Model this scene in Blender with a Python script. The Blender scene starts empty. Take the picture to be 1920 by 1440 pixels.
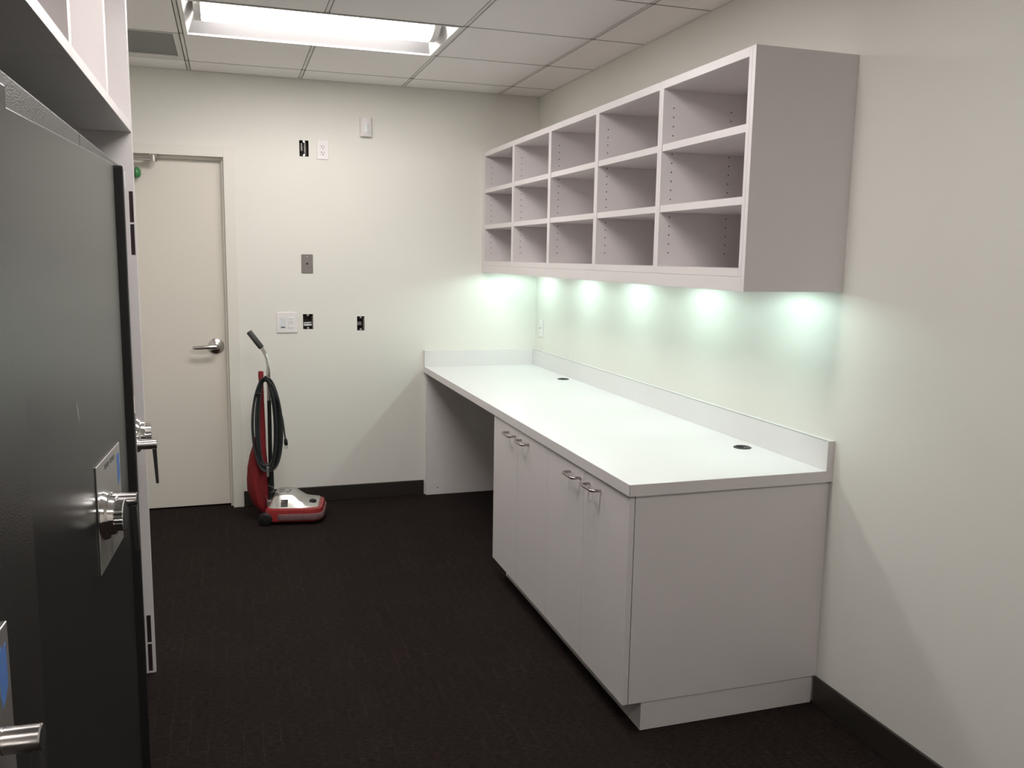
import bpy, bmesh, math, random
from mathutils import Vector, Matrix
random.seed(7)
R = math.radians
scene = bpy.context.scene
COL = scene.collection

# ------------------------------------------------------------------ camera
# world axes: right wall is x = 0, far wall is y = 0, floor is z = 0; the room lies towards -x and -y
CAM = Vector((-1.9170, -5.4023, 1.5309))
YAW, PITCH, ROLL, FPX = 0.3150, -0.1440, 0.0162, 1626.547
fw = Vector((math.sin(YAW)*math.cos(PITCH), math.cos(YAW)*math.cos(PITCH), math.sin(PITCH)))
rt = Vector((math.cos(YAW), -math.sin(YAW), 0.0)); up = rt.cross(fw)
c_, s_ = math.cos(ROLL), math.sin(ROLL)
rt2, up2 = c_*rt + s_*up, -s_*rt + c_*up
cam_data = bpy.data.cameras.new('camera'); cam = bpy.data.objects.new('camera', cam_data); COL.objects.link(cam)
mw = Matrix((rt2, up2, -fw)).transposed().to_4x4(); mw.translation = CAM
cam.matrix_world = mw
cam_data.sensor_fit = 'HORIZONTAL'; cam_data.sensor_width = 36.0; cam_data.lens = 36.0*FPX/1920.0
cam_data.clip_start = 0.02; cam_data.clip_end = 60
scene.camera = cam

# ------------------------------------------------------------------ world, exposure
world = bpy.data.worlds.new('world'); scene.world = world; world.use_nodes = True
world.node_tree.nodes['Background'].inputs[0].default_value = (0.05, 0.05, 0.05, 1)
world.node_tree.nodes['Background'].inputs[1].default_value = 0.2
scene.view_settings.view_transform = 'Standard'; scene.view_settings.look = 'None'
scene.view_settings.gamma = 1.0; scene.view_settings.use_curve_mapping = False
scene.view_settings.exposure = 0.72
LENS_EMIT = 15.0          # glow of the ceiling light lenses
PUCK_WATT = 2.9           # each under-cabinet light
LAMP_TINT = (1.0, 0.955, 0.93)
PUCK_TINT = (0.72, 1.0, 0.93)

# ------------------------------------------------------------------ room measures
H = 2.549            # ceiling
T = 0.6096           # ceiling grid
X1 = -0.2705         # first grid line from the right wall
R0 = -0.2548         # first grid line from the far wall
XL, YF = -2.95, -7.0 # left wall, wall behind the camera

# ------------------------------------------------------------------ materials
def mat(name, col, rough=0.5, metal=0.0, var=0.0, vscale=6.0, bump=0.0, bscale=200.0, spec=0.5, emit=None, estr=0.0, coat=0.0):
    m = bpy.data.materials.new(name); m.use_nodes = True
    nt = m.node_tree; b = nt.nodes['Principled BSDF']
    b.inputs['Base Color'].default_value = (*col, 1); b.inputs['Roughness'].default_value = rough
    b.inputs['Metallic'].default_value = metal; b.inputs['Specular IOR Level'].default_value = spec
    b.inputs['Coat Weight'].default_value = coat
    tc = nt.nodes.new('ShaderNodeTexCoord')
    n = nt.nodes.new('ShaderNodeTexNoise'); n.inputs['Scale'].default_value = vscale; n.inputs['Detail'].default_value = 4
    nt.links.new(tc.outputs['Object'], n.inputs['Vector'])
    mx = nt.nodes.new('ShaderNodeMix'); mx.data_type = 'RGBA'
    mx.inputs[6].default_value = (*[c*(1-var) for c in col], 1); mx.inputs[7].default_value = (*[min(1, c*(1+var)) for c in col], 1)
    nt.links.new(n.outputs['Fac'], mx.inputs[0]); nt.links.new(mx.outputs[2], b.inputs['Base Color'])
    if bump > 0:
        n2 = nt.nodes.new('ShaderNodeTexNoise'); n2.inputs['Scale'].default_value = bscale; n2.inputs['Detail'].default_value = 3
        nt.links.new(tc.outputs['Object'], n2.inputs['Vector'])
        bp = nt.nodes.new('ShaderNodeBump'); bp.inputs['Strength'].default_value = bump; bp.inputs['Distance'].default_value = 0.002
        nt.links.new(n2.outputs['Fac'], bp.inputs['Height']); nt.links.new(bp.outputs['Normal'], b.inputs['Normal'])
    if emit:
        b.inputs['Emission Color'].default_value = (*emit, 1); b.inputs['Emission Strength'].default_value = estr
    return m

def carpet_mat():
    m = bpy.data.materials.new('carpet'); m.use_nodes = True
    nt = m.node_tree; b = nt.nodes['Principled BSDF']; L = nt.links
    b.inputs['Roughness'].default_value = 0.95; b.inputs['Specular IOR Level'].default_value = 0.12
    tc = nt.nodes.new('ShaderNodeTexCoord')
    sep = nt.nodes.new('ShaderNodeSeparateXYZ'); L.new(tc.outputs['Object'], sep.inputs[0])
    com = nt.nodes.new('ShaderNodeCombineXYZ'); L.new(sep.outputs['Y'], com.inputs['X']); L.new(sep.outputs['X'], com.inputs['Y'])
    wob = nt.nodes.new('ShaderNodeTexNoise'); wob.inputs['Scale'].default_value = 14; L.new(tc.outputs['Object'], wob.inputs['Vector'])
    wsc = nt.nodes.new('ShaderNodeVectorMath'); wsc.operation = 'SCALE'; wsc.inputs['Scale'].default_value = 0.016; L.new(wob.outputs['Color'], wsc.inputs[0])
    add = nt.nodes.new('ShaderNodeVectorMath'); L.new(com.outputs[0], add.inputs[0]); L.new(wsc.outputs[0], add.inputs[1])
    br = nt.nodes.new('ShaderNodeTexBrick'); L.new(add.outputs[0], br.inputs['Vector'])
    br.inputs['Scale'].default_value = 1.0; br.inputs['Brick Width'].default_value = 0.13; br.inputs['Row Height'].default_value = 0.056
    br.inputs['Mortar Size'].default_value = 0.0014; br.inputs['Mortar Smooth'].default_value = 0.4; br.offset = 0.37
    br.inputs['Color1'].default_value = (0.0140, 0.0092, 0.0082, 1); br.inputs['Color2'].default_value = (0.0170, 0.0114, 0.0097, 1)
    br.inputs['Mortar'].default_value = (0.031, 0.023, 0.019, 1)
    n = nt.nodes.new('ShaderNodeTexNoise'); n.inputs['Scale'].default_value = 5.0; n.inputs['Detail'].default_value = 6; L.new(tc.outputs['Object'], n.inputs['Vector'])
    st = nt.nodes.new('ShaderNodeMapping'); st.inputs['Scale'].default_value = (45, 230, 45); L.new(tc.outputs['Object'], st.inputs[0])
    n2 = nt.nodes.new('ShaderNodeTexNoise'); n2.inputs['Scale'].default_value = 1.0; n2.inputs['Detail'].default_value = 2; L.new(st.outputs[0], n2.inputs['Vector'])
    rmp = nt.nodes.new('ShaderNodeMapRange'); rmp.inputs[1].default_value = 0.4; rmp.inputs[2].default_value = 0.66; L.new(n.outputs['Fac'], rmp.inputs[0])
    plain = nt.nodes.new('ShaderNodeMix'); plain.data_type = 'RGBA'; plain.inputs[6].default_value = (0.0145, 0.0096, 0.0086, 1)
    L.new(rmp.outputs[0], plain.inputs[0]); L.new(br.outputs['Color'], plain.inputs[7])
    mul = nt.nodes.new('ShaderNodeMix'); mul.data_type = 'RGBA'; mul.blend_type = 'MULTIPLY'; mul.inputs[0].default_value = 1
    r2 = nt.nodes.new('ShaderNodeMapRange'); r2.inputs[1].default_value = 0.3; r2.inputs[2].default_value = 0.7; r2.inputs[3].default_value = 0.5; r2.inputs[4].default_value = 1.75
    L.new(n2.outputs['Fac'], r2.inputs[0]); L.new(plain.outputs[2], mul.inputs[6]); L.new(r2.outputs[0], mul.inputs[7])
    L.new(mul.outputs[2], b.inputs['Base Color'])
    n3 = nt.nodes.new('ShaderNodeTexNoise'); n3.inputs['Scale'].default_value = 350; L.new(tc.outputs['Object'], n3.inputs['Vector'])
    bp = nt.nodes.new('ShaderNodeBump'); bp.inputs['Strength'].default_value = 0.5; bp.inputs['Distance'].default_value = 0.004
    L.new(n3.outputs['Fac'], bp.inputs['Height']); L.new(bp.outputs['Normal'], b.inputs['Normal'])
    return m

M = dict(
    carpet=carpet_mat(),
    wall=mat('wall_paint', (0.81, 0.795, 0.735), 0.6, var=0.012, vscale=2, bump=0.12, bscale=260, spec=0.3),
    doorpaint=mat('door_paint', (0.76, 0.715, 0.64), 0.45, var=0.01, vscale=3, bump=0.03, bscale=120),
    framepaint=mat('door_frame_paint', (0.79, 0.765, 0.70), 0.4, var=0.01),
    tile=mat('ceiling_tile', (0.95, 0.91, 0.895), 0.9, var=0.03, vscale=120, bump=0.25, bscale=420, spec=0.1),
    gridbar=mat('grid_bar_metal', (0.74, 0.72, 0.69), 0.5),
    plenum=mat('plenum_dark', (0.10, 0.095, 0.09), 0.9),
    lam=mat('white_laminate', (0.765, 0.725, 0.72), 0.38, var=0.012, vscale=18, bump=0.04, bscale=500, spec=0.4),
    lamtop=mat('worktop_laminate', (0.76, 0.745, 0.735), 0.34, var=0.012, vscale=10, bump=0.03, bscale=500, spec=0.4),
    seam=mat('laminate_seam', (0.10, 0.085, 0.08), 0.7),
    hole=mat('pin_hole_dark', (0.012, 0.010, 0.010), 0.8),
    base=mat('rubber_baseboard', (0.028, 0.024, 0.020), 0.42, var=0.1, vscale=8),
    blackplast=mat('black_plastic', (0.012, 0.013, 0.013), 0.38),
    whiteplast=mat('white_plastic', (0.86, 0.82, 0.81), 0.32),
    greyplast=mat('grey_white_plastic', (0.74, 0.76, 0.76), 0.35),
    steel=mat('brushed_steel', (0.52, 0.50, 0.48), 0.28, 1.0, var=0.05, vscale=40),
    nickel=mat('satin_nickel', (0.62, 0.59, 0.57), 0.24, 1.0),
    pull=mat('dark_satin_nickel', (0.42, 0.38, 0.36), 0.27, 1.0),
    chrome=mat('chrome', (0.80, 0.79, 0.78), 0.09, 1.0),
    wornchrome=mat('dull_silver_hood', (0.62, 0.61, 0.58), 0.27, 0.85, var=0.08, vscale=30),
    platesteel=mat('dull_steel_plate', (0.29, 0.265, 0.25), 0.42, 0.9, var=0.1, vscale=50),
    lockplate=mat('satin_lock_plate', (0.62, 0.60, 0.58), 0.33, 0.9, var=0.03, vscale=60),
    safedoor=mat('smooth_black_safe_paint', (0.020, 0.021, 0.020), 0.26, var=0.15, vscale=5, bump=0.03, bscale=300),
    safebody=mat('textured_black_safe_paint', (0.034, 0.034, 0.033), 0.36, var=0.35, vscale=220, bump=1.0, bscale=230),
    safetex=mat('fine_textured_black_safe_paint', (0.022, 0.022, 0.021), 0.27, var=0.2, vscale=220, bump=0.22, bscale=330),
    safeedge=mat('matt_black_door_edge', (0.008, 0.008, 0.008), 0.6),
    tape=mat('blue_masking_tape', (0.07, 0.17, 0.46), 0.7, var=0.15, vscale=60),
    blade=mat('dark_lever_blade', (0.030, 0.028, 0.027), 0.3),
    scuff=mat('chalky_scuff', (0.26, 0.25, 0.24), 0.8),
    ink=mat('grey_ink', (0.12, 0.115, 0.11), 0.6),
    red=mat('red_fabric', (0.23, 0.010, 0.015), 0.75, var=0.25, vscale=25, bump=0.3, bscale=300),
    redplast=mat('red_plastic', (0.30, 0.025, 0.026), 0.33, var=0.12, vscale=30),
    bumper=mat('worn_grey_rubber', (0.20, 0.105, 0.11), 0.7, var=0.35, vscale=45),
    cordm=mat('dark_grey_cord', (0.030, 0.032, 0.034), 0.42),
    griprub=mat('grey_rubber_grip', (0.045, 0.045, 0.042), 0.6),
    greyvent=mat('grey_perforated_metal', (0.23, 0.228, 0.222), 0.6, var=0.3, vscale=500),
    fixture=mat('white_enamel', (0.84, 0.82, 0.80), 0.35),
    reflector=mat('satin_grey_reflector', (0.34, 0.33, 0.33), 0.4),
    revealshade=mat('reveal_shade_bar', (0.22, 0.21, 0.20), 0.6),
    lens=mat('lit_lens', (0.9, 0.9, 0.9), 0.4, emit=LAMP_TINT, estr=LENS_EMIT),
    puck=mat('lit_puck', (0.9, 0.95, 0.93), 0.4, emit=PUCK_TINT, estr=8.0),
    boxmetal=mat('junction_box_metal', (0.06, 0.055, 0.05), 0.5, 0.6),
    cablem=mat('armoured_cable', (0.62, 0.61, 0.58), 0.35, 0.9),
    green=mat('green_film', (0.05, 0.24, 0.075), 0.4, var=0.3, vscale=120),
    hinge=mat('dark_brown_hinge', (0.022, 0.010, 0.011), 0.6),
    ledblue=mat('blue_pilot_light', (0.3, 0.5, 0.9), 0.3, emit=(0.3, 0.55, 1.0), estr=0.8),
)

# ------------------------------------------------------------------ mesh helpers
class MB:
    def __init__(s): s.v = []; s.f = []
    def add(s, vs, fs):
        o = len(s.v); s.v += [Vector(p) for p in vs]; s.f += [tuple(i+o for i in f) for f in fs]; return s
    def box(s, x0, x1, y0, y1, z0, z1):
        x0, x1 = sorted((x0, x1)); y0, y1 = sorted((y0, y1)); z0, z1 = sorted((z0, z1))
        return s.add([(x0,y0,z0),(x1,y0,z0),(x1,y1,z0),(x0,y1,z0),(x0,y0,z1),(x1,y0,z1),(x1,y1,z1),(x0,y1,z1)],
                     [(0,3,2,1),(4,5,6,7),(0,1,5,4),(1,2,6,5),(2,3,7,6),(3,0,4,7)])
    def lathe(s, origin, axis, prof, n=24):
        # prof: (distance along the axis, radius)
        a = Vector(axis).normalized(); t = Vector((0,0,1)) if abs(a.z) < .9 else Vector((1,0,0))
        u = a.cross(t).normalized(); w = a.cross(u); o = Vector(origin); vs = []; fs = []
        for d, r in prof:
            for k in range(n):
                an = 2*math.pi*k/n; vs.append(o + a*d + (u*math.cos(an) + w*math.sin(an))*r)
        for i in range(len(prof)-1):
            for k in range(n):
                fs.append((i*n+k, i*n+(k+1) % n, (i+1)*n+(k+1) % n, (i+1)*n+k))
        fs.append(tuple(range(n-1, -1, -1))); fs.append(tuple((len(prof)-1)*n+k for k in range(n)))
        return s.add(vs, fs)
    def cyl(s, p0, p1, r, n=16):
        p0, p1 = Vector(p0), Vector(p1); return s.lathe(p0, p1-p0, [(0, r), ((p1-p0).length, r)], n)
    def tube(s, pts, r, n=8, closed=False):
        pts = [Vector(p) for p in pts]; N = len(pts); rings = []; prev = None
        for i, p in enumerate(pts):
            if closed: d = pts[(i+1) % N] - pts[i-1]
            else: d = pts[min(i+1, N-1)] - pts[max(i-1, 0)]
            d.normalize()
            if prev is None:
                t = Vector((0,1,0)) if abs(d.y) < .9 else Vector((1,0,0)); u = d.cross(t).normalized()
            else:
                u = (prev - d*prev.dot(d)).normalized()
            prev = u; w = d.cross(u); rr = r[i] if isinstance(r, (list, tuple)) else r
            rings.append([p + (u*math.cos(2*math.pi*k/n) + w*math.sin(2*math.pi*k/n))*rr for k in range(n)])
        vs = [q for g in rings for q in g]; fs = []
        for i in range(N if closed else N-1):
            j = (i+1) % N
            for k in range(n): fs.append((i*n+k, i*n+(k+1) % n, j*n+(k+1) % n, j*n+k))
        if not closed:
            fs.append(tuple(range(n-1, -1, -1))); fs.append(tuple((N-1)*n+k for k in range(n)))
        return s.add(vs, fs)
    def loft(s, rings, cap=True):
        n = len(rings[0]); vs = [q for g in rings for q in g]; fs = []
        for i in range(len(rings)-1):
            for k in range(n): fs.append((i*n+k, i*n+(k+1) % n, (i+1)*n+(k+1) % n, (i+1)*n+k))
        if cap: fs.append(tuple(range(n-1, -1, -1))); fs.append(tuple((len(rings)-1)*n+k for k in range(n)))
        return s.add(vs, fs)
    def prism(s, poly, axis, a, b):
        # poly: 2-D points in the two other axes (x,y order), extruded along the axis from a to b
        def P(p, d): return {'x': (d, p[0], p[1]), 'y': (p[0], d, p[1]), 'z': (p[0], p[1], d)}[axis]
        n = len(poly); vs = [P(p, a) for p in poly] + [P(p, b) for p in poly]
        fs = [tuple(range(n)), tuple(range(2*n-1, n-1, -1))] + [(k, k+n, (k+1) % n + n, (k+1) % n) for k in range(n)]
        return s.add(vs, fs)
    def build(s, name, material, parent=None, base=None, bevel=0.0, smooth=False, seg=2):
        """links the shapes as ONE mesh object; with base the vertices are in world space and the origin goes to base"""
        off = Vector(base) if base is not None else Vector((0,0,0))
        me = bpy.data.meshes.new(name); me.from_pydata([tuple(v - off) for v in s.v], [], s.f)
        bm = bmesh.new(); bm.from_mesh(me); bmesh.ops.recalc_face_normals(bm, faces=bm.faces); bm.to_mesh(me); bm.free()
        me.materials.append(M[material]); o = bpy.data.objects.new(name, me); COL.objects.link(o)
        o.location = off
        if parent is not None:
            o.parent = parent; o.location = off - Vector(parent.get('_w', (0,0,0)))
        if smooth:
            for p in me.polygons: p.use_smooth = True
            me.update()
            try: me.set_sharp_from_angle(angle=R(40))
            except Exception: pass
        if bevel > 0:
            b = o.modifiers.new('bevel', 'BEVEL'); b.width = bevel; b.segments = seg; b.limit_method = 'ANGLE'; b.angle_limit = R(40)
        return o
def box(*a): return MB().box(*a)

def tag(o, label=None, cat=None, group=None, kind=None):
    if label: o['label'] = label
    if cat: o['category'] = cat
    if group: o['group'] = group
    if kind: o['kind'] = kind
    return o
def thing(name, loc, label, cat, group=None, kind=None, rotz=0.0):
    o = bpy.data.objects.new(name, None); COL.objects.link(o); o.location = loc; o.rotation_euler = (0, 0, rotz)
    o.empty_display_size = 0.05; o['_w'] = tuple(loc)
    return tag(o, label, cat, group, kind)
def panel(name, parent, material, x0, x1, y0, y1, z0, z1, bevel=0.0008):
    return box(x0, x1, y0, y1, z0, z1).build(name, material, parent, base=((x0+x1)/2, (y0+y1)/2, min(z0, z1)), bevel=bevel, seg=1)
def sheet_with_holes(us, ws, holes, d0, d1, P):
    """flat slab between two depths with rectangular holes; P(u, w, d) gives the point"""
    us = sorted(set(us + [h[0] for h in holes] + [h[1] for h in holes])); ws = sorted(set(ws + [h[2] for h in holes] + [h[3] for h in holes]))
    def solid(i, j):
        if i < 0 or j < 0 or i >= len(us)-1 or j >= len(ws)-1: return False
        cu, cw = (us[i]+us[i+1])/2, (ws[j]+ws[j+1])/2
        return not any(h[0] < cu < h[1] and h[2] < cw < h[3] for h in holes)
    bm = MB(); idx = {}
    def V(i, j, d):
        k = (i, j, d)
        if k not in idx: idx[k] = len(bm.v); bm.v.append(Vector(P(us[i], ws[j], d)))
        return idx[k]
    for i in range(len(us)-1):
        for j in range(len(ws)-1):
            if not solid(i, j): continue
            bm.f.append((V(i,j,d0), V(i+1,j,d0), V(i+1,j+1,d0), V(i,j+1,d0)))
            bm.f.append((V(i,j,d1), V(i,j+1,d1), V(i+1,j+1,d1), V(i+1,j,d1)))
            for (di, dj, a, b) in ((-1,0,(i,j),(i,j+1)), (1,0,(i+1,j),(i+1,j+1)), (0,-1,(i,j),(i+1,j)), (0,1,(i,j+1),(i+1,j+1))):
                if not solid(i+di, j+dj): bm.f.append((V(*a,d0), V(*b,d0), V(*b,d1), V(*a,d1)))
    return bm
def struct(o, label, cat): return tag(o, label, cat, None, 'structure')

# ================================================================== THE ROOM
struct(box(XL-.12, .12, YF-.12, .12, -.1, 0).build('floor', 'carpet'), 'dark brown carpeted floor with a faint woven line pattern', 'floor')
struct(box(0, .12, YF-.12, .12, 0, H+.25).build('wall_right', 'wall', base=(.06, -3.5, 0)), 'cream painted right wall behind worktop and shelves', 'wall')
struct(box(XL-.12, XL, YF-.12, .12, 0, H+.25).build('wall_left', 'wall', base=(XL-.06, -3.5, 0)), 'cream painted left wall behind the safes', 'wall')
struct(box(XL, 0, YF-.12, YF, 0, H+.25).build('wall_front', 'wall', base=(-1.5, YF-.06, 0)), 'cream painted wall behind the viewer', 'wall')
DX0, DX1, DZ = -2.89, -1.925, 2.085      # door opening
HOLES = dict(h1=(-1.501, -1.447, 2.107, 2.200), h2=(-1.498, -1.438, 1.083, 1.175), h3=(-1.172, -1.126, 1.072, 1.160))
wb = sheet_with_holes([XL, 0], [0, H+.25], [(DX0, DX1, -.1, DZ)] + list(HOLES.values()), 0.0, 0.12, lambda u, w, d: (u, d, w))
# the door hole starts at the floor
wb.v = [Vector((p.x, p.y, max(p.z, 0))) for p in wb.v]
struct(wb.build('wall_back', 'wall'), 'cream painted far wall with door and bare wall openings', 'wall')
# corridor blank behind the door leaf
# baseboards
struct(box(-1.868, -.752, -.011, 0, 0, .096).build('baseboard_back', 'base', base=(-1.31, -.005, 0), bevel=.003), 'dark rubber baseboard along the far wall', 'baseboard')
struct(box(-.011, 0, YF, -3.013, 0, .100).build('baseboard_right', 'base', base=(-.005, -5, 0), bevel=.003), 'dark rubber baseboard along the right wall', 'baseboard')

# ------------------------------------------------------------------ ceiling of separate tiles in a metal grid
ceil = struct(box(XL-.12, .12, YF-.12, .12, H+.16, H+.20).build('ceiling', 'plenum'), 'suspended ceiling of white square tiles', 'ceiling')
ceil['_w'] = (0, 0, 0)
xs = [0.0, X1] + [X1 - T*i for i in range(1, 5)] + [XL]
ys = [0.0] + [R0 - T*i for i in range(0, 11)] + [YF]
LIGHTS = [(1, 0), (1, 1)]
def cell_used(i, j):
    # i: column from the right wall, j: row from the far wall; the two light fittings and the air vent take cells
    return (i in (2, 3) and j in (2, 5, 9)) or (i == 4 and j == 1)
GX, GY = 0.0115, 0.0035
for i in range(len(xs)-1):
    for j in range(len(ys)-1):
        if cell_used(i, j): continue
        x1 = xs[i] - (0.003 if i == 0 else GX); x0 = xs[i+1] + (GX if i < len(xs)-2 else 0.003)
        y1 = ys[j] - (0.003 if j == 0 else GY); y0 = ys[j+1] + (GY if j < len(ys)-2 else 0.003)
        if x1 - x0 < .02 or y1 - y0 < .02: continue
        box(x0, x1, y0, y1, H, H+.018).build('ceiling_tile', 'tile', ceil, base=((x0+x1)/2, (y0+y1)/2, H), bevel=.0012, seg=1)
for i, x in enumerate(xs[1:-1]):
    spans = [(YF, 0)] if i != 2 else [(ys[j+1], ys[k]) for j, k in ((1, 0), (4, 3), (8, 6), (11, 10))]
    for a, b in spans: panel('grid_bar', ceil, 'gridbar', x-.0072, x+.0072, a, b, H+.0015, H+.03)
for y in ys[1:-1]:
    panel('grid_bar', ceil, 'revealshade', XL, 0, y-.0026, y+.0026, H-.0006, H+.028, bevel=0)  # row bars coloured dark to paint in the shadow of the tile reveals
def corner_trim(name, x0, x1, y0, y1):
    struct(box(x0, x1, y0, y1, H-.004, H+.02).build(name, 'gridbar', base=((x0+x1)/2, (y0+y1)/2, H)), 'thin metal angle trim edging the ceiling ' + ('along the right wall' if name == 'trim_2' else 'along the far wall'), 'trim')
corner_trim('trim_1', XL, 0, -.003, 0.0); corner_trim('trim_2', -.003, 0.0, YF, -.003)

# ------------------------------------------------------------------ ceiling lights
def ceiling_light(x0, x1, y0, y1, label):
    cx, cy = (x0+x1)/2, (y0+y1)/2
    t = thing('ceiling_light', (cx, cy, H), label, 'light', 'recessed ceiling lights')
    a, b, c, d = x0+.012, x1-.012, y0+.004, y1-.004
    m = MB()                                                   # bright rim
    m.box(a, b, c, c+.010, H-.004, H+.02); m.box(a, b, d-.010, d, H-.004, H+.02)
    m.box(a, a+.018, c+.010, d-.010, H-.004, H+.02); m.box(b-.018, b, c+.010, d-.010, H-.004, H+.02)
    m.build('rim', 'fixture', t, base=(cx, cy, H))
    # reflector sides sloping up to a housing
    for s, ya, yb in ((1, d-.010, cy+.13), (-1, c+.010, cy-.13)):
        m = MB(); pts = []
        for k in range(7):
            u = k/6; pts.append((ya + (yb-ya)*u, H + .004 + .075*math.sin(u*math.pi/2)))
        vs = []; n = len(pts)
        for x in (a+.018, b-.018): vs += [(x, p[0], p[1]) for p in pts]
        m.add(vs, [(k, k+1, k+1+n, k+n) for k in range(n-1)])
        m.build('reflector', 'reflector', t, base=(cx, (ya+yb)/2, H), smooth=True)
    for s, xe in ((1, b-.018), (-1, a+.018)):
        m = MB(); m.add([(xe, c+.010, H), (xe, d-.010, H), (xe-s*.040, d-.010, H+.085), (xe-s*.040, c+.010, H+.085)], [(0,1,2,3)]); m.build('end_wall', 'fixture', t, base=(xe, cy, H))
    m = MB(); m.box(a, b, c, d, H+.085, H+.12); m.build('housing', 'fixture', t, base=(cx, cy, H+.085))
    # bowed lens hanging in the middle with plain end caps
    def lens_rings(xx):
        g = []
        for k in range(17):
            an = math.pi*k/16; g.append((cy + .130*math.cos(an), H + .078 - .080*math.sin(an)))
        return [(xx, p[0], p[1]) for p in g] + [(xx, cy-.130, H+.084), (xx, cy+.130, H+.084)]
    MB().loft([lens_rings(a+.088), lens_rings(b-.088)]).build('lens', 'lens', t, base=(cx, cy, H), smooth=True)
    for xa, xb in ((a+.056, a+.087), (b-.087, b-.056)):
        MB().loft([lens_rings(xa), lens_rings(xb)]).build('end_cap', 'fixture', t, base=((xa+xb)/2, cy, H), smooth=True)
    return t
ceiling_light(xs[4], xs[2], ys[3], ys[2], 'bright recessed ceiling light with a long glowing lens near the far wall')
ceiling_light(xs[4], xs[2], ys[6], ys[5], 'recessed ceiling light in front of the viewer, just above the picture')
ceiling_light(xs[4], xs[2], ys[10], ys[9], 'added recessed ceiling light behind the viewer, out of the picture')  # unseen third light, added to brighten the near end panels

# ------------------------------------------------------------------ air vent in the ceiling
vx0, vx1, vy0, vy1 = xs[5]+GX, xs[4]-GX, ys[2]+GY, ys[1]-GY
t = thing('ceiling_vent', ((vx0+vx1)/2, (vy0+vy1)/2, H), 'grey perforated air return vent set in the ceiling near the far wall', 'vent')
sheet_with_holes([vx0, vx1], [vy0, vy1], [(vx0+.026, vx1-.026, vy0+.012, vy1-.095)], H-.001, H+.012, lambda u, w, d: (u, w, d)).build('frame', 'gridbar', t, base=((vx0+vx1)/2, (vy0+vy1)/2, H))
panel('perforated_plate', t, 'greyvent', vx0+.02, vx1-.02, vy0+.008, vy1-.09, H+.004, H+.010)

# ================================================================== DOOR
door = thing('door_1', ((DX0+DX1)/2, .03, 0), 'cream flush door in a painted metal frame with lever handle', 'door', None, 'structure')
fr = MB()
yF = -.013
for x0, x1 in ((DX1-.006, DX1+.055), (DX0-.055, DX0+.006)): fr.box(x0, x1, yF, .001, 0, DZ+.05)
fr.box(DX0+.006, DX1-.006, yF, .001, DZ-.006, DZ+.05)
for x0, x1 in ((DX1-.006, DX1), (DX0, DX0+.006)): fr.box(x0, x1, 0, .12, 0, DZ)
fr.box(DX0+.006, DX1-.006, 0, .12, DZ-.006, DZ)
# stop strips in front of the leaf
fr.box(DX1-.020, DX1-.006, .030, .052, 0, DZ-.006); fr.box(DX0+.006, DX0+.020, .030, .052, 0, DZ-.006); fr.box(DX0+.020, DX1-.020, .030, .052, DZ-.022, DZ-.006)
fr.build('door_frame', 'framepaint', door, base=((DX0+DX1)/2, 0, 0), bevel=.0015)
leaf = box(DX0+.009, DX1-.009, .056, .100, .010, DZ-.010).build('leaf', 'doorpaint', door, base=((DX0+DX1)/2, .078, .01), bevel=.001)
leaf['_w'] = ((DX0+DX1)/2, .078, .01)
hx, hz = -2.003, .982
MB().lathe((hx, .056, hz), (0, -1, 0), [(0, .046), (.004, .046), (.010, .040), (.013, .022), (.020, .013), (.052, .012)], 32).build('rose', 'nickel', leaf, base=(hx, .056, hz), smooth=True)
lv = MB(); pts = [(hx+.004, .000, hz), (hx-.02, -.004, hz), (hx-.06, -.006, hz-.001), (hx-.10, -.004, hz-.003), (hx-.125, .002, hz-.004), (hx-.131, .014, hz-.006)]
rings = []
for k, p in enumerate(pts):
    w, d = [(.013, .010), (.0125, .009), (.0115, .007), (.0105, .006), (.010, .006), (.008, .005)][k]
    if k < 5: rings.append([(p[0], p[1]+d*math.cos(a), p[2]+w*math.sin(a)) for a in [2*math.pi*q/12 for q in range(12)]])
    else: rings.append([(p[0]+d*.8*math.cos(a)*.6, p[1], p[2]+w*math.sin(a)) for a in [2*math.pi*q/12 for q in range(12)]])
lv.loft(rings).build('lever', 'nickel', leaf, base=(hx, -.018, hz), smooth=True)
# door closer at the top, its arm running to the hinge side
cz = 2.052
m = MB(); m.cyl((-2.305, -.004, cz-.014), (-2.305, -.004, cz+.016), .020, 20); m.cyl((-2.305, -.004, cz+.016), (-2.305, -.004, cz+.022), .012, 16); m.box(-2.325, -2.285, -.004, .020, cz+.016, cz+.030)
m.build('arm_pivot', 'steel', leaf, base=(-2.305, -.004, cz), smooth=True)
m = MB(); m.box(-2.60, -2.315, -.016, .006, cz-.009, cz-.001); m.box(-2.60, -2.315, -.012, .004, cz+.003, cz+.008)
m.build('closer_arm', 'steel', leaf, base=(-2.45, -.004, cz), bevel=.001)
m = MB(); m.box(-2.62, -2.400, -.010, .056, 1.944, 2.006); m.build('closer_body', 'platesteel', leaf, base=(-2.5, .01, 1.944), bevel=.008)
MB().lathe((-2.400, .008, 1.974), (1, 0, 0), [(0, .032), (.010, .031), (.020, .025), (.026, .014)], 14).build('closer_end_cap', 'green', leaf, base=(-2.4, .01, 1.974), smooth=True)
# back of the doorway: the corridor side is closed by the leaf, nothing more to see

# ================================================================== WALL FITTINGS ON THE FAR WALL
def screw(t, x, z, y, material='greyplast', r=.0028): MB().lathe((x, y, z), (0, -1, 0), [(0, r), (.0008, r), (.0014, r*.6)], 10).build('plate_screw', material, t, base=(x, y, z))
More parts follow.
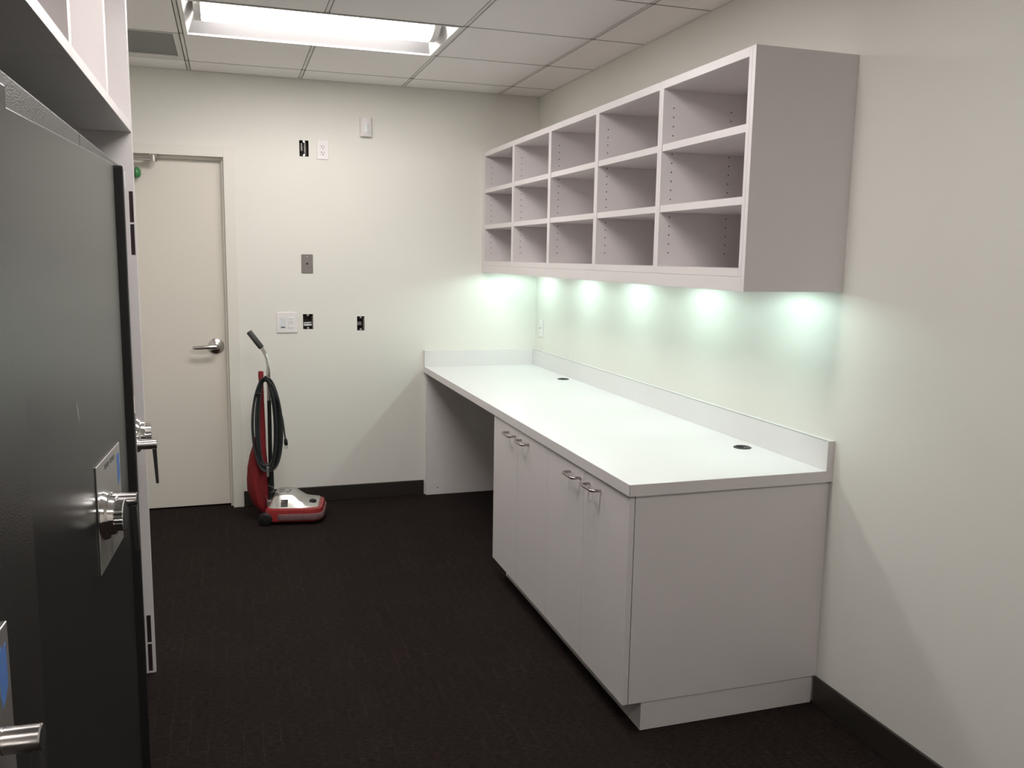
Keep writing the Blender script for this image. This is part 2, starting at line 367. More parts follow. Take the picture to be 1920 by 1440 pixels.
# two-gang dimmer plate
t = thing('light_switch', (-1.593, 0, 1.125), 'white double switch plate beside the door above the vacuum cleaner', 'switch')
panel('wall_plate', t, 'whiteplast', -1.654, -1.532, -.007, 0, 1.062, 1.187, bevel=.003)
for k, cx in enumerate((-1.617, -1.569)):
    r = panel('dimmer_paddle' if k == 0 else 'sensor_switch', t, 'greyplast' if k == 0 else 'whiteplast', cx-.0165, cx+.0165, -.0095, -.006, 1.092, 1.158, bevel=.001)
    r['_w'] = (cx, -.00775, 1.092)
    if k == 0:
        panel('dark_toggle', r, 'hole', cx-.011, cx+.011, -.0105, -.009, 1.095, 1.100, bevel=0)
        panel('pilot_light', r, 'ledblue', cx-.0165, cx-.0150, -.0102, -.009, 1.122, 1.138, bevel=0)
    else:
        panel('sensor_window', r, 'greyplast', cx-.012, cx+.012, -.0105, -.009, 1.138, 1.155, bevel=.001)
        for q in range(2): panel('groove', r, 'ink', cx-.014, cx+.014, -.0098, -.009, 1.118+q*.010, 1.1192+q*.010, bevel=0)
for cx in (-1.617, -1.569):
    for z in (1.076, 1.173): screw(t, cx, z, -.007)
# duplex receptacle
t = thing('wall_outlet', (-1.365, 0, 2.15), 'white wall outlet with two sockets high on the far wall', 'outlet')
panel('wall_plate', t, 'whiteplast', -1.400, -1.330, -.006, 0, 2.094, 2.208, bevel=.0025)
r = panel('socket_face', t, 'whiteplast', -1.3815, -1.3485, -.0085, -.005, 2.117, 2.185, bevel=.001); r['_w'] = (-1.365, -.00675, 2.117)
m = MB()
for z in (2.165, 2.130):
    m.box(-1.3735, -1.3705, -.009, -.008, z, z+.010); m.box(-1.3600, -1.3575, -.009, -.008, z, z+.009); m.lathe((-1.365, -.008, z-.007), (0, -1, 0), [(0, .003), (.001, .003)], 10)
m.build('socket_slots', 'hole', r, base=(-1.365, -.0085, 2.15))['kind'] = 'stuff'
screw(t, -1.365, 2.200, -.006); screw(t, -1.365, 2.102, -.006)
# steel blank plate with one central hole
t = thing('steel_wall_plate', (-1.4675, 0, 1.478), 'bare steel cover plate with a small central hole on the far wall', 'wall plate')
pl = panel('plate', t, 'platesteel', -1.5015, -1.4335, -.005, 0, 1.421, 1.534, bevel=.002)
MB().lathe((-1.4675, -.005, 1.478), (0, -1, 0), [(0, .006), (.0006, .006)], 14).build('centre_hole', 'hole', t, base=(-1.4675, -.005, 1.478))
screw(t, -1.4675, 1.519, -.005, 'nickel', .0035); screw(t, -1.4675, 1.437, -.005, 'nickel', .0035)
# open junction boxes behind the cut-outs
def junction_box(key, label):
    x0, x1, z0, z1 = HOLES[key]; cx, cz = (x0+x1)/2, (z0+z1)/2
    t = thing('junction_box', (cx, .04, z0), label, 'electrical box', 'open electrical boxes on the far wall')
    m = MB(); w = .0015
    m.box(x0, x1, .072, .075, z0, z1); m.box(x0, x0+w, .004, .072, z0, z1); m.box(x1-w, x1, .004, .072, z0, z1); m.box(x0+w, x1-w, .004, .072, z0, z0+w); m.box(x0+w, x1-w, .004, .072, z1-w, z1)
    m.build('box', 'boxmetal', t, base=(cx, .04, z0))
    for z, s in ((z1-.010, 1), (z0+.004, 0)):
        m = MB(); m.lathe((cx, .006, z+.003), (0, -1, 0), [(0, .0065), (.002, .0065), (.0025, .003)], 12); m.build('mounting_tab', 'cablem', t, base=(cx, .006, z), smooth=True)
    return t, x0, x1, z0, z1, cx
t, x0, x1, z0, z1, cx = junction_box('h1', 'open wall box holding ribbed metal cable beside the high outlet')
m = MB(); px = cx+.006
for k in range(13):
    z = z0+.010+k*.0058; m.lathe((px, .014, z), (0, 0, 1), [(0, .0045), (.002, .0075), (.0036, .0075), (.0056, .0045)], 12)
m.build('armoured_cable', 'cablem', t, base=(px, .014, z0), smooth=True)
m = MB(); px = cx-.013
for k in range(8):
    z = z0+.032+k*.0058; m.lathe((px, .022, z), (0, 0, 1), [(0, .006), (.002, .0085), (.0036, .0085), (.0056, .006)], 12)
m.build('armoured_cable', 'cablem', t, base=(px, .022, z0), smooth=True)
t, x0, x1, z0, z1, cx = junction_box('h2', 'open wall box with a pale cable across it beside the double switch')
m = MB(); m.cyl((x0+.006, .03, z0+.036), (x1-.008, .03, z0+.038), .004, 12); m.cyl((x0+.006, .024, z0+.023), (x1-.006, .024, z0+.024), .006, 12); m.build('cable', 'greyplast', t, base=(cx, .03, z0), smooth=True)
panel('bracket', t, 'platesteel', x1-.006, x1-.003, .002, .05, z0+.004, z1-.012, bevel=0)
t, x0, x1, z0, z1, cx = junction_box('h3', 'narrow open wall box standing alone in the middle of the far wall')
panel('clamp', t, 'platesteel', x0+.004, x1-.014, .025, .035, z0+.030, z0+.054, bevel=.002)
panel('bracket', t, 'platesteel', x1-.007, x1-.003, .002, .05, z0+.002, z1-.010, bevel=0)
# motion sensor
t = thing('motion_sensor', (-1.1095, 0, 2.238), 'small white motion sensor with rounded front high on the far wall', 'sensor')
def sens(z, f): 
    g = []
    for k in range(13):
        an = math.pi*k/12; g.append((-1.1095 - .036*math.cos(an), -.012 - .030*f*math.sin(an), z))
    return [(-1.1455, 0, z)] + g + [(-1.0735, 0, z)]
MB().loft([sens(2.240, .62), sens(2.252, .95), sens(2.30, 1.0), sens(2.345, .85), sens(2.350, .7)]).build('sensor_body', 'whiteplast', t, base=(-1.1095, 0, 2.24), smooth=True)
def lensg(z, f): return [(-1.1095 - .022*math.cos(math.pi*k/10), -.012 - .030*f*math.sin(math.pi*(.18+.64*k/10)) - .0015, z) for k in range(11)] + [(-1.0875, -.015, z), (-1.1315, -.015, z)]
MB().loft([lensg(2.262, 1.0), lensg(2.312, 1.0)]).build('sensor_lens', 'greyplast', t, base=(-1.1095, -.03, 2.262), smooth=True)
# outlet on the right wall above the worktop
t = thing('wall_outlet', (0, -.118, 1.085), 'white outlet plate on the right wall above the worktop near the corner', 'outlet')
panel('wall_plate', t, 'whiteplast', -.006, 0, -.153, -.083, 1.028, 1.142, bevel=.0025)
r = panel('socket_face', t, 'whiteplast', -.0085, -.005, -.1345, -.1015, 1.052, 1.118, bevel=.001); r['_w'] = (-.00675, -.118, 1.052)
m = MB()
m.lathe((-.008, -.118, 1.086), (-1, 0, 0), [(0, .006), (.001, .006)], 12); m.build('socket_hole', 'hole', r, base=(-.0085, -.118, 1.086))

# ================================================================== RIGHT-HAND WALL SHELVES
SX, SB, SZ0, SZ1 = -.3758, 1.438, 1.484, 2.185
PW, SY0 = .5906, -.040                               # unit pitch, far end
TH = .0175
def pin_row(m, x, yface, sgn, zs):
    for z in zs: m.lathe((x, yface, z), (0, sgn, 0), [(0, .0026), (.0004, .0026)], 8)
def shelf_unit(y1, y0, label, shelves, x_front, x_back, z0, z1, group, pins=True, name='shelf_unit', bottom=.026, top=.029):
    t = thing(name, ((x_front+x_back)/2, (y0+y1)/2, z0), label, 'shelf', group)
    for ya, yb in ((y1-TH, y1), (y0, y0+TH)): panel('side_panel', t, 'lam', x_front, x_back, ya+.0004, yb-.0004, z0, z1, bevel=.0006)
    panel('bottom_panel', t, 'lam', x_front, x_back, y0+TH, y1-TH, z0, z0+bottom, bevel=.0006)
    panel('top_panel', t, 'lam', x_front, x_back, y0+TH, y1-TH, z1-top, z1, bevel=.0006)
    panel('back_panel', t, 'lam', x_back-.014, x_back-.003, y0+TH, y1-TH, z0+bottom, z1-top, bevel=0)
    for zc in shelves: panel('shelf', t, 'lam', x_front+.003, x_back-.015, y0+TH+.0006, y1-TH-.0006, zc-.0125, zc+.0125, bevel=.0006)
    if pins:
        zs = [z for z in [1.5605+.0331*k for k in range(17)] if all(abs(z-s) > .016 for s in shelves)]
        m = MB()
        for x in (x_front+.044, x_front+.287):
            pin_row(m, x, y1-TH, -1, zs); pin_row(m, x, y0+TH, 1, zs)
        m.build('pin_holes', 'hole', t, base=((x_front+x_back)/2, (y0+y1)/2, z0))['kind'] = 'stuff'
    return t
names = ['white open shelf unit in the far corner, first of five', 'white open shelf unit second from the far corner', 'white open shelf unit in the middle of the row of five',
         'white open shelf unit fourth from the far corner', 'white open shelf unit nearest the viewer, beside the grey end panel']
for k in range(5):
    shelf_unit(SY0-PW*k, SY0-PW*(k+1), names[k], (1.722, 1.944), SX, 0, SZ0, SZ1, 'wall shelf units over the worktop')
yE = SY0 - PW*5
o = box(SX, 0, yE-.0185, yE-.0005, SB, SZ1).build('end_panel', 'lam', base=(SX/2, yE-.009, SB), bevel=.0006)
tag(o, 'plain laminate end panel closing the near end of the wall shelves', 'panel')
o = box(SX, 0, SY0+.001, -.0005, SB, SZ1).build('filler_panel', 'lam', base=(SX/2, -.02, SB), bevel=.0006)
tag(o, 'narrow laminate filler between the wall shelves and the far wall', 'panel')
o = box(SX, SX+.018, yE, SY0, SB, SZ0-.0006).build('light_rail', 'lam', base=(SX+.009, -1.5, SB), bevel=.0006)
tag(o, 'scuffed laminate rail running under the front of the wall shelves', 'rail')
# puck lights under the shelves
for k, y in enumerate((-.235, -.893, -1.521, -2.172, -2.815)):
    t = thing('puck_light', (-.215, y, SZ0), ['puck light under the shelves next to the far corner', 'puck light under the second shelf unit', 'puck light under the middle shelf unit',
                                             'puck light under the fourth shelf unit', 'puck light under the nearest shelf unit'][k], 'light', 'lights under the wall shelves')
    MB().lathe((-.215, y, SZ0), (0, 0, -1), [(0, .034), (.010, .034), (.012, .028), (.0121, .0)], 24).build('housing', 'fixture', t, base=(-.215, y, SZ0), smooth=True)
    MB().lathe((-.215, y, SZ0-.012), (0, 0, -1), [(0, .024), (.002, .022)], 20).build('lens', 'puck', t, base=(-.215, y, SZ0-.012))
    ld = bpy.data.lights.new('puck_glow', 'SPOT'); ld.energy = PUCK_WATT; ld.color = PUCK_TINT; ld.spot_size = R(178); ld.spot_blend = 0.35; ld.shadow_soft_size = .02
    lo = bpy.data.objects.new('puck_glow', ld); COL.objects.link(lo); lo.parent = t; lo.location = (0, 0, -.018); lo.rotation_euler = (0, 0, 0)

# ================================================================== WORKTOP
D, LC, ZC, TC = .7516, 3.025, .8398, .0381
t = thing('worktop', (-D/2, -LC/2, ZC-TC), 'long white laminate worktop with upstand along the right wall', 'worktop')
panel('slab', t, 'lamtop', -D, -.0005, -LC, -.0005, ZC-TC, ZC, bevel=.0008)
panel('front_edge', t, 'lam', -D-.0012, -D, -LC-.001, -.0005, ZC-TC, ZC-.0006, bevel=0)
panel('end_edge', t, 'lam', -D, -.0005, -LC-.0012, -LC, ZC-TC, ZC-.0006, bevel=0)
panel('upstand', t, 'lamtop', -.0266, -.0005, -LC, -.0005, ZC, ZC+.102, bevel=.0008)
panel('corner_seam', t, 'seam', -D-.0016, -D-.0006, -LC-.0016, -LC-.0006, ZC-TC, ZC-.0008, bevel=0)
panel('edge_line', t, 'seam', -.0272, -.0266, -LC, -.0272, ZC+.1012, ZC+.1024, bevel=0)
panel('upstand_end', t, 'lam', -.0266, -.0005, -LC-.0012, -LC, ZC, ZC+.1015, bevel=0)
panel('upstand', t, 'lamtop', -D, -.0266, -.0266, -.0005, ZC, ZC+.102, bevel=.0008)
for gx, gy in ((-.087, -.746), (-.098, -2.630)):
    g = MB().lathe((gx, gy, ZC), (0, 0, 1), [(0, .0335), (.002, .0335), (.0035, .030), (.0036, .026), (.0015, .024)], 28).build('grommet', 'blackplast', t, base=(gx, gy, ZC), smooth=True)
    g['label'] = 'black plastic cable grommet'; g['_w'] = (gx, gy, ZC)
    box(gx-.010, gx+.006, gy-.002, gy+.023, ZC+.0016, ZC+.0030).build('cable_slot', 'hole', g, base=(gx, gy, ZC))
# ------------------------------------------------------------------ base cabinets
XF = -.7455; DT = .0190; KX = XF + .0707; ZB = .100; ZT = ZC - TC
yd = [-1.545, -1.9065, -2.280, -2.6485, -3.0125]
def base_cabinet(k, label):
    ya, yb = yd[2*k], yd[2*k+2]
    t = thing('base_cabinet', (-.37, (ya+yb)/2, 0), label, 'cabinet', 'base cabinets under the worktop')
    bx = XF + DT + .003
    sides = [(ya-.018, ya), (yb, yb+.018)]
    for q, (a, b) in enumerate(sides):
        last = (k == 1 and q == 1)
        panel('side_panel', t, 'lam', bx, -.0005, a+.0004, b-.0004, ZB, ZT-.0006 if not last else ZT-.003, bevel=.0006)
    panel('bottom_panel', t, 'lam', bx, -.0005, yb+.018, ya-.018, ZB, ZB+.018, bevel=.0006)
    panel('back_panel', t, 'lam', -.020, -.006, yb+.018, ya-.018, ZB+.018, ZT-.001, bevel=0)
    for q in range(2):
        y1, y0 = yd[2*k+q]-.0014, yd[2*k+q+1]+.0014
        if k == 1 and q == 1: y0 = yd[4] - .0005
        d = panel('door', t, 'lam', XF, XF+DT, y0, y1, ZB+.001, ZT-.006, bevel=.0008); d['_w'] = (XF+DT/2, (y0+y1)/2, ZB+.001)
        hy = [(-1.778, -1.871), (-1.951, -2.050), (-2.518, -2.616), (-2.694, -2.795)][2*k+q]
        hy = ((hy[0]+hy[1])/2 + .048, (hy[0]+hy[1])/2 - .048); z = .760; pr = .034; rr = .0050
        pts = [(XF, hy[0], z), (XF-.010, hy[0], z)] + [(XF-pr+.014-.014*math.sin(a), hy[0]-.014+.014*math.cos(a), z) for a in [math.pi/2*u/5 for u in range(6)]]
        pts += [(XF-pr+.014-.014*math.cos(a), hy[1]+.014-.014*math.sin(a), z) for a in [math.pi/2*u/5 for u in range(6)]] + [(XF-.010, hy[1], z), (XF, hy[1], z)]
        h = MB().tube(pts, rr, 10).build('handle', 'pull', d, base=(XF, (hy[0]+hy[1])/2, z), smooth=True); h['label'] = 'satin metal bar handle'
    a, b = (ya, yb) if k == 0 else (ya, yb+.006)
    m = box(KX, KX+.018, b, a, 0, ZB); 
    if k == 1: m.box(KX+.018, -.012, b, b+.018, 0, ZB)
    if k == 0: m.box(KX+.018, -.012, a-.018, a, 0, ZB)
    m.build('toe_kick', 'lam', t, base=(KX, (a+b)/2, 0), bevel=.0006)
    return t
base_cabinet(0, 'white two-door base cabinet next to the open knee space')
base_cabinet(1, 'white two-door base cabinet at the near end of the worktop')
# ------------------------------------------------------------------ support panel at the far end of the worktop
t = thing('support_panel', (-.37, -.015, 0), 'laminate support panel under the worktop against the far wall', 'panel')
panel('board', t, 'lam', XF+.004, -.0005, -.030, -.0115, 0, ZT-.0008)
MB().lathe((-.665, -.030, .045), (0, -1, 0), [(0, .004), (.0006, .004)], 10).build('screw_hole', 'hole', t, base=(-.665, -.03, .045))

# ================================================================== LEFT-HAND SIDE: BAY WITH SAFES
LXF = -2.2165
# tall end panel with cut-outs near its front edge
yP0, yP1 = -2.140, -2.120
cuts = [(-2.2335, -2.2205, 1.521, 1.625), (-2.2335, -2.2205, 1.631, 1.735), (-2.240, -2.2255, .006, .112), (-2.240, -2.2255, .117, .222)]
t = thing('tall_end_panel', (-2.58, -2.13, 0), 'tall white laminate end panel beyond the safes, with dark cut-outs', 'panel')
sheet_with_holes([XL+.0005, LXF], [0, H-.006], cuts, yP0, yP1, lambda u, w, d: (u, d, w)).build('board', 'lam', t, base=(-2.58, -2.13, 0))
for x0, x1, z0, z1 in cuts: panel('hinge_pocket', t, 'hinge', x0, x1, yP0+.003, yP1-.0015, z0, z1, bevel=0)
panel('edge_band', t, 'lam', LXF, LXF+.0008, yP0, yP1, 0, H-.006, bevel=0)
panel('panel_clip', t, 'greyplast', -2.262, -2.2425, yP0-.004, yP0, 1.742, 1.800, bevel=.002)
# upper open cabinets over the safes
UZ0, UZ1, UP = 1.930, H-.012, .5935
ul = ['upper open cabinet above the farthest safe, next to the tall end panel', 'upper open cabinet above the middle safe, second from the end panel', 'upper open cabinet at the top left, third from the end panel',
      'upper open cabinet just left of the picture', 'upper open cabinet beside the viewer, left of the picture']
def upper(k):
    y1 = yP0 - .0004 - UP*k; y0 = y1 - UP
    t = thing('upper_cabinet', (-2.58, (y0+y1)/2, UZ0), ul[k], 'cabinet', 'upper cabinets over the safes')
    xb = XL+.0008
    for ya, yb in ((y1-TH, y1), (y0, y0+TH)): panel('side_panel', t, 'lam', xb, LXF, ya+.0007, yb-.0007, UZ0, UZ1, bevel=.0006)
    panel('bottom_panel', t, 'lam', xb, LXF, y0+TH, y1-TH, UZ0, UZ0+.026, bevel=.0006)
    panel('top_panel', t, 'lam', xb, LXF, y0+TH, y1-TH, UZ1-.022, UZ1, bevel=.0006)
    panel('back_panel', t, 'lam', -2.60, -2.59, y0+TH, y1-TH, UZ0+.026, UZ1-.022, bevel=0)
    panel('shelf', t, 'lam', -2.589, LXF-.003, y0+TH+.0006, y1-TH-.0006, 2.415, 2.44, bevel=.0006)
for k in range(5): upper(k)
o = box(XL+.0005, LXF, -5.135, -5.115, 0, H-.006).build('near_end_panel', 'lam', base=(-2.58, -5.125, 0), bevel=.0006)
tag(o, 'tall laminate end panel beside the viewer, left of the picture', 'panel')

# ------------------------------------------------------------------ safes
BX = -2.245; BZ = 1.809
def safe(y_near, y_far, hinge, ang, width, near_hinge, label, hu, du, dz=.958, plate=None, door_mat='safedoor'):
    """hinge: (x, y) of the front hinge corner; the door turns about it; near_hinge: hinged on the side nearer to the camera"""
    t = thing('safe', (-2.6, (y_near+y_far)/2, 0), label, 'safe', 'black safes along the left wall')
    w = .040
    m = MB(); m.box(XL+.02, -2.36, y_near, y_far, 0, BZ)
    m.build('body', 'safebody', t, base=(-2.6, (y_near+y_far)/2, 0), bevel=.006)
    m = sheet_with_holes([y_near, y_far], [0, BZ], [(y_near+w, y_far-w, .075, 1.748)], -2.36, BX, lambda u, q, d: (d, u, q))
    m.build('front_frame', 'safebody', t, base=(BX, (y_near+y_far)/2, 0), bevel=.004)
    # door in its own frame of reference: u along the door from the hinge, n outwards
    sgn = 1 if near_hinge else -1
    wx = Vector((hinge[0], hinge[1], 0)) - Vector(t['_w'])
    dm = MB()
    y0, y1 = (0, width) if near_hinge else (-width, 0)
    dm.box(-.085, 0, y0, y1, .085, 1.740)
    d = dm.build('door', door_mat, t, bevel=.0035, seg=3); d.location = wx; d.rotation_euler = (0, 0, -R(ang)*sgn)
    d['_w'] = (0, 0, 0)
    U = lambda u: u*sgn
    e0, e1 = sorted((U(width), U(width)+sgn*.0016))
    box(-.084, -.0035, e0, e1, .09, 1.735).build('door_edge', 'safeedge', d, base=(0, U(width), .09))
    # lock plate
    p0, p1 = plate; y0, y1 = sorted((U(p0), U(p1)))
    box(0, .0030, y0, y1, .851, 1.0855).build('lock_plate', 'lockplate', d, base=(0, (y0+y1)/2, .851), bevel=.0012)
    # two patches of small grey print along the top, one along the bottom edge
    for a, b, z0, z1 in ((.30, .50, 1.062, 1.072), (.53, .74, 1.062, 1.072)):
        pw = p1 - p0; ya, yb = sorted((U(p0+pw*a), U(p0+pw*b)))
        m = MB(); n = 7
        for k in range(n):
            q = ya + (yb-ya)*(k+.5)/n; m.box(.003, .0032, q-(yb-ya)/n*.40, q+(yb-ya)/n*.40, z0 - (.002 if k % 3 else 0), z1)
        m.build('plate_print', 'ink', d, base=(.003, (ya+yb)/2, z0))['kind'] = 'stuff'
    m = MB()
    for k in range(6):
        q = U(p0 + (p1-p0)*(.38+.065*k)); m.box(.003, .0032, q-.005, q+.005, .8605, .8640)
    m.build('plate_print', 'ink', d, base=(.003, U((p0+p1)/2), .86))['kind'] = 'stuff'
    # combination dial
    c = U(du)
    MB().lathe((.003, c, dz), (1, 0, 0), [(0, .054), (.004, .054), (.012, .050), (.014, .043), (.025, .041), (.026, .037)], 40).build('dial_ring', 'chrome', d, base=(.003, c, dz), smooth=True)
    n = 72; rings = []
    for xx, r, kn in ((.0265, .033, 0), (.0275, .0345, 1), (.0445, .0345, 1), (.046, .031, 0)):
        rings.append([(.0+xx, c + (r - (.0016 if kn and (k % 3 == 0) else 0))*math.cos(2*math.pi*k/n), dz + (r - (.0016 if kn and (k % 3 == 0) else 0))*math.sin(2*math.pi*k/n)) for k in range(n)])
    MB().loft(rings).build('dial_knob', 'chrome', d, base=(.0265, c, dz))
    MB().lathe((.046, c, dz), (1, 0, 0), [(0, .029), (.0006, .029)], 32).build('dial_face', 'blackplast', d, base=(.046, c, dz))
    # lever: stubby bar sticking out with a flat blade hanging from its end
    h = U(hu); hz = .977
    MB().lathe((.003, h, hz), (1, 0, 0), [(0, .019), (.003, .019), (.004, .0155), (.014, .0155), (.0142, .0145), (.0155, .0145), (.0157, .0155), (.0525, .0155), (.0540, .0140)], 28).build('handle_bar', 'nickel', d, base=(.003, h, hz), smooth=True)
    MB().lathe((.057, h, hz), (1, 0, 0), [(0, .0125), (.0004, .0125)], 24).build('handle_end', 'safeedge', d, base=(.057, h, hz))
    m = MB(); m.prism([(.0440, hz-.012), (.0560, hz-.012), (.0585, hz-.118), (.0505, hz-.118)], 'y', h-.0095, h+.0095)
    m.build('handle_blade', 'blade', d, base=(.046, h, hz-.118), bevel=.0015)
    # strip of tape in the corner of the plate
    a, b = (p1-.040, p1-.012); ya, yb = sorted((U(a), U(b)))
    poly = [(ya, 1.066), (ya+.006, 1.058), (ya+.012, 1.066), (ya+.018, 1.057), (yb, 1.064), (yb, 1.010), (yb-.008, 1.002), (yb-.014, .996), (ya+.004, .990), (ya, 1.006)]
    MB().prism(poly, 'x', .0030, .0034).build('tape_strip', 'tape', d, base=(.003, (ya+yb)/2, 1.0))['label'] = 'torn strip of blue masking tape'
    return t
safe(-3.069, -2.152, (-2.2420, -2.215), 5.9, .833, False, 'black safe farthest along the left wall, its dial seen edge-on', .833-.325, .833-.470, .978, (.833-.57, .833-.24))
mid = safe(-4.030, -3.071, (-2.2250, -3.985), 3.33, .900, True, 'black safe in the middle, door ajar with chrome dial in full view', .073+.590, .073+.500, .968, (.073+.450, .073+.712))
mid_door = [c for c in mid.children if c.name.startswith('door') and not c.name.startswith('door_')][0]
MB().prism([(.393, 1.243), (.399, 1.246), (.402, 1.236), (.409, 1.224), (.411, 1.210), (.406, 1.202), (.401, 1.214), (.396, 1.226)], 'x', 0, .0003).build('scuff_mark', 'scuff', mid_door, base=(0, .40, 1.2))
safe(-4.992, -4.032, (-2.2243, -4.955), 2.9, .846, True, 'black safe nearest the viewer, cut off at the left edge', .605, .480, .966, (.415, .694), 'safetex')

# ================================================================== VACUUM CLEANER
vc = thing('vacuum_cleaner', (-1.735, -.292, 0), 'red and silver upright vacuum cleaner with coiled grey cord beside the door', 'vacuum cleaner', rotz=R(-10))
vc['_w'] = (0, 0, 0)
def outline(x0, x1, hw, z, rr, nf=8):
    g = []
    for cx, cy, a0 in ((x1-rr, hw-rr, 0), (x0+rr*.5, hw-rr*.5, 90), (x0+rr*.5, -hw+rr*.5, 180), (x1-rr, -hw+rr, 270)):
        q = rr if a0 in (0, 270) else rr*.5
        sy = 1 if a0 in (0, 90) else -1
        for k in range(nf):
            a = R(a0 + 90*k/(nf-1)); g.append((cx + q*math.cos(a), cy + q*math.sin(a), z))
    return g
MB().loft([outline(.0, .308, .140, .016, .06), outline(-.005, .317, .148, .024, .065), outline(-.005, .317, .148, .070, .065), outline(.0, .312, .144, .088, .06), outline(.01, .298, .132, .094, .05)]).build('base_housing', 'redplast', vc, smooth=True)
MB().loft([outline(.055, .3225, .1535, .030, .07), outline(.055, .325, .156, .036, .07), outline(.055, .325, .156, .060, .07), outline(.055, .3225, .1535, .066, .07)]).build('bumper_strip', 'bumper', vc, smooth=True)
# silver motor hood: high at the back, sloping to a low nose
def hood_ring(x, wb, wt, zt):
    zb = .090; return [(x, -wb, zb), (x, -wt-.004, zt-.010), (x, -wt+.008, zt), (x, 0, zt+.003), (x, wt-.008, zt), (x, wt+.004, zt-.010), (x, wb, zb)]
hr = [hood_ring(0.0110, .112, .090, .104), hood_ring(0.0274, .122, .088, .135), hood_ring(0.0458, .126, .084, .160), hood_ring(0.0778, .128, .080, .167), hood_ring(0.1373, .128, .078, .166),
      hood_ring(0.1574, .128, .080, .158), hood_ring(0.1830, .128, .092, .134), hood_ring(0.2031, .127, .104, .117), hood_ring(0.2242, .126, .112, .109), hood_ring(0.2837, .118, .106, .103), hood_ring(0.2910, .112, .104, .098)]
MB().loft(hr).build('motor_hood', 'wornchrome', vc, smooth=True)
# cooling slots on the near side of the hood
for k in range(5):
    f = .22 + .11*k; y = -.128 + (.128-.083)*f; z = .090 + (.157-.090)*f
    MB().add([(x, y-.0035-dy+e, z+dz2) for e in (0, .004) for x in (.083, .121) for dy, dz2 in ((0, -.0022), (-.0029, .0022))],
             [(0, 2, 3, 1), (4, 5, 7, 6), (0, 1, 5, 4), (2, 6, 7, 3), (0, 4, 6, 2), (1, 3, 7, 5)]).build('cooling_slot', 'hole', vc)
m = MB(); m.lathe((.256, -.040, .102), (0, 0, 1), [(0, .021), (.016, .020), (.018, .016)], 20); m.build('nose_knob', 'blackplast', vc, smooth=True)
# scrawled marks on the top of the hood
for cx, cy, sc, kind in ((.078, -.015, .020, 0), (.117, -.020, .020, 1)):
    pts = []
    for k in range(12):
        a = R(-150 + (300 if kind == 0 else 250)*k/11)
        pts.append((cx + sc*.75*math.cos(a)*(1 if kind == 0 else .8+.3*math.sin(2*a)), cy + sc*1.3*math.sin(a), .1700))
    MB().tube(pts, .0015, 5).build('scrawled_mark', 'ink', vc)
for s in (-1, 1):
    w = MB().lathe((.0, s*.132, .038), (0, s, 0), [(0, .036), (.003, .038), (.022, .038), (.026, .033), (.0261, .012)], 24).build('rear_wheel', 'blackplast', vc, smooth=True)
    w['_w'] = (0, 0, 0)
    MB().lathe((.0, s*.158, .038), (0, s, 0), [(0, .006), (.003, .005)], 12).build('axle_cap', 'chrome', w)
    MB().lathe((.262, s*.100, .018), (0, s, 0), [(0, .016), (.001, .018), (.016, .018), (.017, .016)], 16).build('front_wheel', 'blackplast', vc, smooth=True)
# handle: dark lower tube, chrome upper tube, rubber grip
m = MB(); m.box(-.004, .030, -.055, .055, .085, .118); m.cyl((.013, -.062, .112), (.013, .062, .112), .012, 14); m.build('pivot_fork', 'wornchrome', vc, bevel=.003)
m = MB(); m.tube([(.013, 0, .110), (.014, 0, .20), (.015, 0, .33)], [.021, .019, .017], 14); m.build('lower_handle_tube', 'blackplast', vc, smooth=True)
m = MB(); m.tube([(.015, 0, .33), (.016, 0, .55), (.016, 0, .70)], .0115, 14); m.build('middle_handle_tube', 'blackplast', vc, smooth=True)
hp = [(.016, 0, .70), (.016, 0, .82), (.015, 0, .90), (.010, 0, .945), (-.004, 0, .980), (-.020, 0, 1.005)]
MB().tube(hp, .0115, 14).build('upper_handle_tube', 'chrome', vc, smooth=True)
MB().tube([(-.018, 0, 1.002), (-.022, 0, 1.008), (-.084, 0, 1.092), (-.087, 0, 1.096)], [.013, .0165, .0165, .013], 16).build('hand_grip', 'griprub', vc, smooth=True)
MB().tube([(-.010, -.052, .150), (-.004, -.030, .120), (.013, -.030, .110)], .003, 8).build('release_lever', 'chrome', vc, smooth=True)
MB().tube([(-.012, -.022, .215), (.012, -.024, .198), (.036, -.012, .188)], .0014, 6).build('wire_tie', 'chrome', vc, smooth=True)
MB().tube([(-.010, -.024, .166), (.012, -.026, .162), (.036, -.010, .165)], .0012, 6).build('wire_tie', 'chrome', vc, smooth=True)
# cloth bag hanging behind the tube
prof = [(.868, -.026, .014, .012), (.845, -.026, .015, .014), (.80, -.026, .013, .014), (.70, -.026, .014, .018), (.60, -.028, .018, .022), (.52, -.034, .026, .030), (.45, -.043, .036, .042), (.38, -.052, .046, .052), (.31, -.058, .053, .062), (.24, -.061, .056, .070),
        (.18, -.060, .056, .070), (.13, -.053, .050, .062), (.09, -.042, .040, .050), (.06, -.030, .030, .040), (.04, -.018, .018, .026)]
rings = []
for z, cx, rx, ry in prof:
    g = []
    for k in range(32):
        a = 2*math.pi*k/32; f = 1 + (.085*math.sin(4*a + z*9 + 1.2*math.sin(z*14)) + .045*math.sin(9*a - z*20))*min(1, max(0, (0.62-z)*3))
        g.append((cx + rx*f*math.cos(a), ry*f*math.sin(a), z))
    rings.append(g)
MB().loft(rings).build('cloth_bag', 'red', vc, smooth=True)
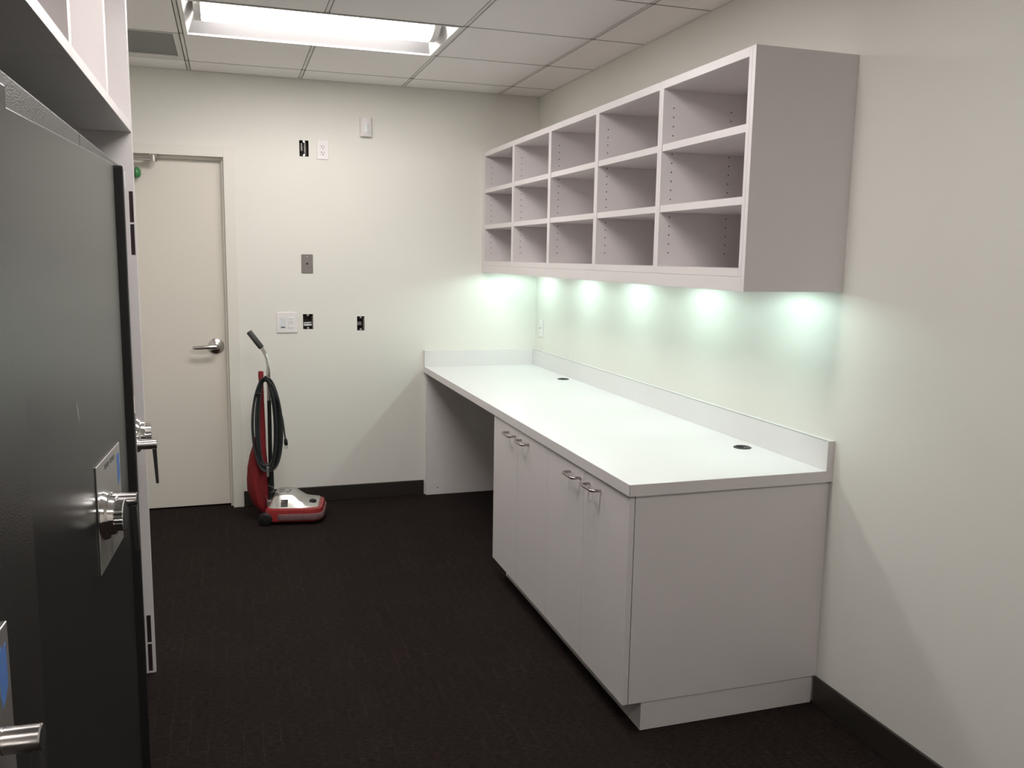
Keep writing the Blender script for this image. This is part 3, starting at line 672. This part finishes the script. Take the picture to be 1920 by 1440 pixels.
# cord hung in long loops on two hooks
m = MB(); rnd = random.Random(3)
for k in range(14):
    wl = .044 + .0068*(k % 6) + rnd.uniform(-.003, .003); wr = .036 + .0070*((k*5) % 7) + rnd.uniform(-.003, .003); zb = .300 + .010*(k % 4) + rnd.uniform(0, .01); zt = .845 - .006*(k % 4); dy = -.058 - .0085*(k % 5); tw = rnd.uniform(-.008, .008)
    pts = []
    for q in range(56):
        a = 2*math.pi*q/56; c0, s0 = math.cos(a), math.sin(a)
        w = wl if c0 < 0 else wr
        sx = (abs(c0)**.72)*(1 if c0 > 0 else -1); sz = (abs(s0)**1.0)*(1 if s0 > 0 else -1)
        zm = .56; z = zm + (zt-zm if s0 > 0 else zm-zb)*sz
        narrow = 1.0 - .25*max(0, s0)**2
        pts.append((.010 + tw*.5 + sx*w*narrow*1.08, dy + .004*math.sin(3*a+k), z))
    m.tube(pts, .0050, 7, closed=True)
m.build('power_cord', 'cordm', vc, smooth=True)
m = MB(); m.tube([(.018, -.098, .842), (.052, -.100, .800), (.080, -.090, .70), (.095, -.048, .60), (.1035, -.046, .52), (.108, -.045, .478)], .0045, 8); m.build('cord_end', 'cordm', vc, smooth=True)
m = MB(); m.tube([(.108, -.045, .485), (.1095, -.045, .474), (.111, -.045, .452), (.1115, -.045, .445)], [.006, .010, .011, .008], 12)
for dx in (-.0055, .0055): m.box(.1115+dx-.0012, .1115+dx+.0012, -.047, -.043, .424, .446)
m.build('plug', 'blackplast', vc, smooth=True)
m = MB(); m.tube([(-.045, -.102, .750), (-.030, -.106, .758), (-.012, -.102, .752)], .005, 8); m.build('cord_clip', 'blackplast', vc, smooth=True)
m = MB(); m.box(.006, .022, -.105, -.010, .322, .334); m.box(.008, .020, -.112, -.104, .275, .334); m.build('lower_cord_hook', 'wornchrome', vc, bevel=.003)
m = MB(); m.box(.006, .024, -.105, -.008, .822, .832); m.box(.008, .022, -.110, -.102, .822, .856); m.build('upper_cord_hook', 'blackplast', vc, bevel=.003)

for o in bpy.data.objects:
    if '_w' in o: del o['_w']
